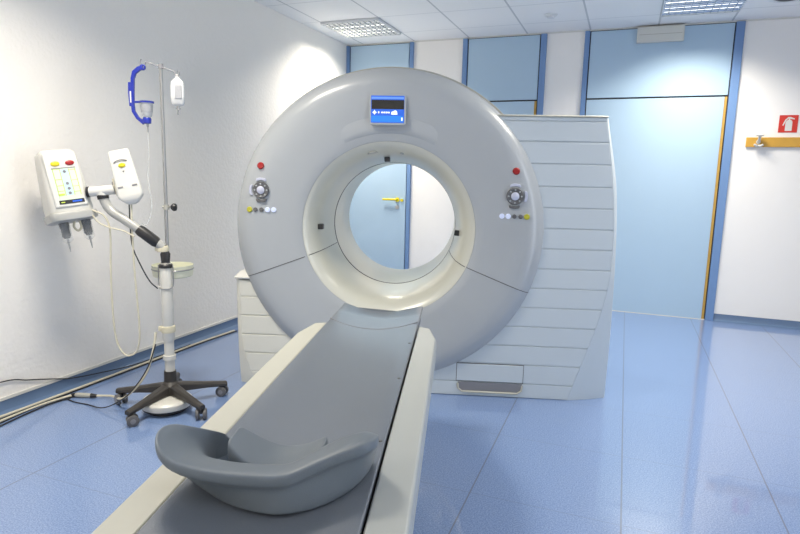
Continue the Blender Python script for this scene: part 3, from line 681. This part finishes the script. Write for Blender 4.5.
for x in (-0.045, 0.062):
    bm = B(); lathe(bm, [(0, -0.03), (0.024, -0.03), (0.024, -0.06), (0.020, -0.075), (0.021, -0.11), (0.013, -0.125), (0, -0.125)], (x, -0.02, 0), seg=24); sy_o = obj('syringe', bm, 'black', hd, label='black syringe plunger in a clear barrel')
    bm = B(); lathe(bm, [(0.027, -0.045), (0.027, -0.135), (0.010, -0.150), (0.007, -0.150), (0.023, -0.133), (0.025, -0.045)], (x, -0.02, 0), seg=24, close=True); obj('barrel', bm, 'clear', sy_o)
    bm = B(); lathe(bm, [(0, -0.12), (0.006, -0.12), (0.005, -0.150), (0.0045, -0.168), (0.002, -0.195), (0, -0.195)], (x, -0.02, 0), seg=12); obj('nozzle', bm, 'steel', sy_o)
bm = B(); tube(bm, spline([(0.01, -0.02, -0.035), (0.0, -0.02, -0.07), (0.015, -0.02, -0.092), (0.035, -0.02, -0.075), (0.032, -0.02, -0.035)], 6), 0.006, 10); obj('loop_handle', bm, 'beige', hd)
# hand controller on the bracket
d2 = obj('display_unit', shaped_box([(0.000, 0.030, 0.030, 0.0, 0.0), (0.006, 0.060, 0.045, 0, 0), (0.035, 0.118, 0.060, 0, 0), (0.048, 0.126, 0.062, 0, 0), (0.095, 0.122, 0.060, 0, 0), (0.096, 0.120, 0.052, 0, 0.004), (0.20, 0.112, 0.050, 0, 0.004), (0.275, 0.104, 0.046, 0, 0.004), (0.288, 0.092, 0.038, 0, 0.004)], r=0.25), 'white', st, smooth=45)
d2.location = (-0.150, -0.02, 1.125); d2.rotation_euler = (math.radians(-8), math.radians(-13), math.radians(18))
def f2(z): return -0.022
bm = B(); lathe(bm, [(0, 0.004), (0.017, 0.004), (0.018, -0.002), (0.010, -0.007), (0, -0.007)], (0, 0, 0), 'y', 20)
for v in bm.verts: v.co = Vector((v.co.x, v.co.y-0.022, v.co.z*0.65+0.205))
obj('display_button', bm, 'yellow', d2, label='yellow oval button')
bm = B(); tube(bm, spline([(-0.036, -0.023, 0.224), (-0.018, -0.025, 0.232), (0.006, -0.025, 0.233), (0.030, -0.023, 0.226)], 5), 0.0022, 6); obj('display_mark', bm, 'darkgrey', d2)
bm = B(); prism(bm, [(-0.006, 0.176), (0.006, 0.176), (0, 0.168)], -0.0235, -0.018); obj('display_mark', bm, 'darkgrey', d2, smooth=0)
for x in (-0.048, 0.022):
    bm = B(); box(bm, x, x+0.026, -0.0325, -0.020, 0.089, 0.097); obj('latch', bm, 'midgrey', d2, smooth=0)
bm = B(); box(bm, -0.068, -0.055, -0.004, 0.022, 0.06, 0.15); obj('holder_clip', bm, 'cable_beige', d2, bevel=0.003)
# IV pole with hooks and clamp
bm = B(); tube(bm, [(0.006, 0.012, 0.80), (0.010, 0.012, 1.20), (0.012, 0.012, 1.838)], [0.0095, 0.0095, 0.0085], 16); pole = obj('drip_pole', bm, 'steel', st)
bm = B(); cyl(bm, (0.011, 0.012, 1.098), (0.011, 0.012, 1.124), 0.015, seg=20); cyl(bm, (-0.010, 0.012, 1.111), (0.030, 0.012, 1.111), 0.006, seg=12); obj('pole_clamp', bm, 'trim', pole)
bm = B(); lathe(bm, [(0, 0.026), (0.010, 0.026), (0.018, 0.034), (0.021, 0.042), (0.018, 0.052), (0.006, 0.056), (0, 0.056)], (0.011, 0.012, 1.111), 'x', 20); obj('clamp_knob', bm, 'black', pole)
bm = B()
tube(bm, spline([(0.012, 0.012, 1.830), (-0.020, 0.012, 1.840), (-0.058, 0.010, 1.852), (-0.066, 0.010, 1.846), (-0.074, 0.010, 1.826), (-0.086, 0.010, 1.822), (-0.093, 0.010, 1.835), (-0.092, 0.010, 1.855), (-0.086, 0.010, 1.868)], 6), 0.0030, 8)
tube(bm, spline([(0.012, 0.012, 1.832), (0.050, 0.012, 1.818), (0.080, 0.012, 1.808), (0.086, 0.012, 1.792), (0.095, 0.012, 1.786), (0.104, 0.012, 1.794), (0.104, 0.012, 1.808), (0.098, 0.012, 1.815)], 6), 0.0030, 8)
cyl(bm, (0.012, 0.012, 1.822), (0.012, 0.012, 1.846), 0.012, seg=16)
obj('drip_hook', bm, 'midgrey', pole)
# cables of the stand
bm = B(); tube(bm, spline([(-0.160, -0.02, 1.122), (-0.158, -0.03, 1.02), (-0.152, -0.04, 0.77), (-0.136, -0.05, 0.46), (-0.150, -0.05, 0.345), (-0.185, -0.05, 0.305), (-0.228, -0.05, 0.312), (-0.266, -0.05, 0.40), (-0.276, -0.05, 0.60), (-0.278, -0.04, 0.80), (-0.276, -0.03, 0.98), (-0.30, -0.035, 1.060), (-0.36, -0.04, 1.09)], 8), 0.0048, 8); obj('cable', bm, 'cable_beige', st, label='beige cable hanging in a long loop')
bm = B(); tube(bm, spline([(-0.172, -0.02, 1.125), (-0.168, -0.03, 1.00), (-0.158, -0.035, 0.90), (-0.120, -0.035, 0.80), (-0.075, -0.035, 0.715), (-0.040, -0.02, 0.672)], 8), 0.0036, 8); obj('cable', bm, 'black', st, label='thin black cable curving to the column')
bm = B(); tube(bm, spline([(-0.376, -0.04, 1.09), (-0.33, -0.045, 1.03), (-0.27, -0.045, 1.00), (-0.20, -0.045, 0.985), (-0.14, -0.045, 0.955)], 8), 0.0042, 8); obj('cable', bm, 'cable_beige', st)

# things hanging from the drip pole (stand coordinates, own objects)
CM = Matrix.Translation(CP) @ Matrix.Rotation(YAW, 4, 'Z')
bh = thing('bottle_holder', 'royal blue plastic bottle holder hanging from the drip pole hook', 'bottle holder', CM @ Vector((-0.084, 0.010, 1.53)), YAW)
def hb(x, z, y=0): return (x+0.084, y, z-1.53)
bm = B()
def strap(bm, pts, w_, y0=-0.008, y1=0.008):
    P = [Vector((p[0], 0, p[1])) for p in pts]; L_ = []; R_ = []
    for i, p in enumerate(P):
        t_ = (P[min(i+1, len(P)-1)]-P[max(i-1, 0)]).normalized(); n_ = Vector((-t_.z, 0, t_.x)); ww = w_[i] if isinstance(w_, list) else w_
        L_.append(p+n_*ww/2); R_.append(p-n_*ww/2)
    rings = [[(l.x, y0, l.z), (l.x, y1, l.z), (r.x, y1, r.z), (r.x, y0, r.z)] for l, r in zip(L_, R_)]
    return loft(bm, rings)
strap(bm, [hb(-0.079, 1.826)[::2], hb(-0.100, 1.819)[::2], hb(-0.124, 1.800)[::2], hb(-0.134, 1.770)[::2], hb(-0.138, 1.700)[::2], hb(-0.140, 1.640)[::2], hb(-0.138, 1.605)[::2], hb(-0.118, 1.572)[::2], hb(-0.085, 1.545)[::2]], [0.020, 0.022, 0.022, 0.018, 0.016, 0.016, 0.016, 0.016, 0.018])
lathe(bm, [(0.008, -0.006), (0.015, -0.006), (0.015, 0.006), (0.008, 0.006)], hb(-0.080, 1.826), 'y', 20, close=True)
obj('hanger_strap', bm, 'blue', bh, bevel=0.002)
bm = B(); lathe(bm, [(0.031, -0.004), (0.036, -0.004), (0.036, 0.005), (0.031, 0.005)], hb(-0.068, 1.652), 'z', 28, close=True); box(bm, -0.056, -0.018, -0.006, 0.006, 0.117, 0.127); obj('holder_ring', bm, 'blue', bh)
bm = B(); strap(bm, [hb(-0.150, 1.750)[::2], hb(-0.152, 1.700)[::2], hb(-0.150, 1.630)[::2]], [0.012, 0.014, 0.010]); hg = obj('grip', bm, 'blue', bh)
bm = B(); box(bm, hb(-0.1495, 0)[0], hb(-0.143, 0)[0], -0.0095, -0.008, 1.648-1.53, 1.705-1.53); obj('paper_label', bm, 'white', hg, smooth=0)
bm = B(); lathe(bm, [(0.012, -0.012), (0.020, -0.010), (0.022, 0.012), (0.018, 0.020), (0.014, 0.018)], hb(-0.070, 1.555), 'z', 24, close=True); box(bm, -0.012, 0.0, -0.009, 0.009, 0.013, 0.034); obj('holder_foot', bm, 'blue', bh)
ib = thing('infusion_bottle', 'small upside down clear bottle held in the blue holder', 'infusion bottle', CM @ Vector((-0.068, 0.010, 1.53)), YAW)
bm = B(); lathe(bm, [(0, 0.128), (0.022, 0.128), (0.0295, 0.120), (0.0295, 0.100), (0.024, 0.055), (0.012, 0.040), (0.011, 0.022), (0, 0.022)], seg=28); obj('bottle_body', bm, 'bag', ib)
bm = B(); lathe(bm, [(0, 0.112), (0.0305, 0.108), (0.0275, 0.072), (0, 0.070)], seg=28); obj('paper_label', bm, 'label', ib)
bm = B(); cyl(bm, (0, 0, 0.024), (0, 0, -0.002), 0.006, seg=12); cyl(bm, (0, 0, -0.002), (0, 0, -0.03), 0.0035, seg=12); obj('spike', bm, 'steel', ib)
bg = thing('infusion_bag', 'milky white infusion bag hanging from the right drip hook', 'infusion bag', CM @ Vector((0.094, 0.012, 1.59)), YAW)
bm = B(); rings = []
for z, w_, d_ in ((0.044, 0.020, 0.006), (0.050, 0.056, 0.016), (0.060, 0.068, 0.028), (0.10, 0.072, 0.034), (0.14, 0.070, 0.030), (0.168, 0.064, 0.020), (0.176, 0.046, 0.010), (0.190, 0.018, 0.005), (0.200, 0.012, 0.004)):
    rings.append([(x, y, z) for x, y in rbox(w_, d_, 5, 0.48)])
loft(bm, rings); obj('bag_body', bm, 'bag', bg, smooth=60)
bm = B(); box(bm, -0.008, 0.026, -0.0195, -0.012, 0.082, 0.150); obj('printed_label', bm, 'label', bg, bevel=0.002)
bm = B(); lathe(bm, [(0.004, -0.002), (0.0075, -0.002), (0.0075, 0.002), (0.004, 0.002)], (0.0, 0, 0.1985), 'y', 16, close=True); obj('eyelet', bm, 'white', bg)
bm = B(); cyl(bm, (0, 0, 0.046), (0, 0, 0.026), 0.007, seg=12); cyl(bm, (0, 0, 0.026), (-0.002, 0, 0.002), 0.0035, seg=12); box(bm, -0.012, 0.012, -0.004, 0.004, 0.030, 0.036); obj('port', bm, 'steel', bg)
def cm(p): return CM @ Vector(p)
bm = B(); tube(bm, spline([cm((-0.068, 0.010, 1.502)), cm((-0.066, 0.0, 1.40)), cm((-0.07, -0.01, 1.25)), cm((-0.055, -0.01, 1.12)), cm((-0.08, -0.02, 1.02)), cm((-0.11, -0.02, 1.022))], 8), 0.0016, 6)
tag(obj('drip_line', bm, 'line'), 'thin clear drip line hanging from the bottle beside the pole', 'tubing')

# cables on the floor along the left wall
def cable(label, pts, r, m, name='floor_cable', grp=None):
    bm = B(); tube(bm, spline(pts, 8), r, 8); return tag(obj(name, bm, m), label, 'cable', grp)
cable('beige cable lying along the left skirting up to the scanner', [(-2.985, 1.60, 0.008), (-2.968, 1.98, 0.008), (-2.964, 2.18, 0.008), (-2.960, 2.35, 0.008), (-2.955, 2.74, 0.008), (-2.952, 3.08, 0.008), (-2.95, 3.49, 0.008), (-2.925, 3.86, 0.008)], 0.0075, 'cable_beige')
cable('black cable lying beside the beige one along the left skirting', [(-2.945, 1.60, 0.005), (-2.947, 2.00, 0.005), (-2.944, 2.30, 0.005), (-2.940, 2.74, 0.005), (-2.936, 3.08, 0.005), (-2.934, 3.49, 0.005), (-2.905, 3.87, 0.005)], 0.005, 'black')
cable('thin black cable curling at the near end of the floor plug', [(-2.870, 1.60, 0.0035), (-2.905, 1.90, 0.0035), (-2.928, 2.10, 0.0035), (-2.915, 2.26, 0.0035), (-2.870, 2.312, 0.0035)], 0.0035, 'black')
cable('beige cable running from the left foreground to the floor plug', [(-2.905, 1.60, 0.0065), (-2.925, 1.93, 0.0065), (-2.930, 2.13, 0.0065), (-2.915, 2.23, 0.008), (-2.889, 2.305, 0.012)], 0.0065, 'cable_beige')
cable('black cable bundle nearest the viewer on the left floor', [(-2.84, 1.60, 0.005), (-2.868, 1.86, 0.005), (-2.893, 2.04, 0.005), (-2.900, 2.19, 0.005), (-2.872, 2.285, 0.006)], 0.0045, 'black')
pl = thing('cable_connector', 'grey inline cable plug with black ends lying on the floor', 'cable connector', (-2.815, 2.333, 0), math.atan2(2.353-2.314, -2.754+2.88))
bm = B(); tube(bm, [(-0.058, 0, 0.014), (-0.05, 0, 0.014), (0.03, 0, 0.014), (0.036, 0, 0.014)], [0.010, 0.014, 0.013, 0.011], 16); obj('plug_body', bm, 'trim', pl)
bm = B(); tube(bm, [(0.036, 0, 0.014), (0.068, 0, 0.014)], [0.014, 0.009], 16); obj('plug_boot', bm, 'black', pl)
bm = B(); tube(bm, [(-0.058, 0, 0.014), (-0.084, 0, 0.012)], [0.013, 0.008], 16); obj('plug_boot', bm, 'black', pl)
cable('beige cable rising from the floor plug to the white column', [(-2.748, 2.355, 0.014), (-2.66, 2.375, 0.020)]+[tuple(cm(p)) for p in ((-0.240, -0.07, 0.062), (-0.160, -0.07, 0.130), (-0.098, -0.062, 0.225), (-0.068, -0.045, 0.340), (-0.060, -0.022, 0.430))], 0.0065, 'cable_beige', 'stand_cable')
cable('thin black cable looping under the left caster to the column', [(-2.902, 2.300, 0.008), (-2.875, 2.270, 0.004), (-2.80, 2.255, 0.004), (-2.72, 2.258, 0.004)]+[tuple(cm(p)) for p in ((-0.33, -0.10, 0.02), (-0.22, -0.10, 0.075), (-0.14, -0.095, 0.16), (-0.082, -0.080, 0.26), (-0.052, -0.050, 0.37))], 0.0035, 'black', 'stand_cable')
cable('thin black cable crossing the left wall just above the skirting', [(-3.024, 1.55, 0.176), (-3.024, 2.00, 0.172), (-3.024, 2.15, 0.135), (-3.022, 2.30, 0.092), (-3.020, 2.41, 0.06), (-3.010, 2.62, 0.03), (-2.990, 2.90, 0.008), (-2.982, 3.40, 0.005)], 0.0035, 'black', 'wall_cable')
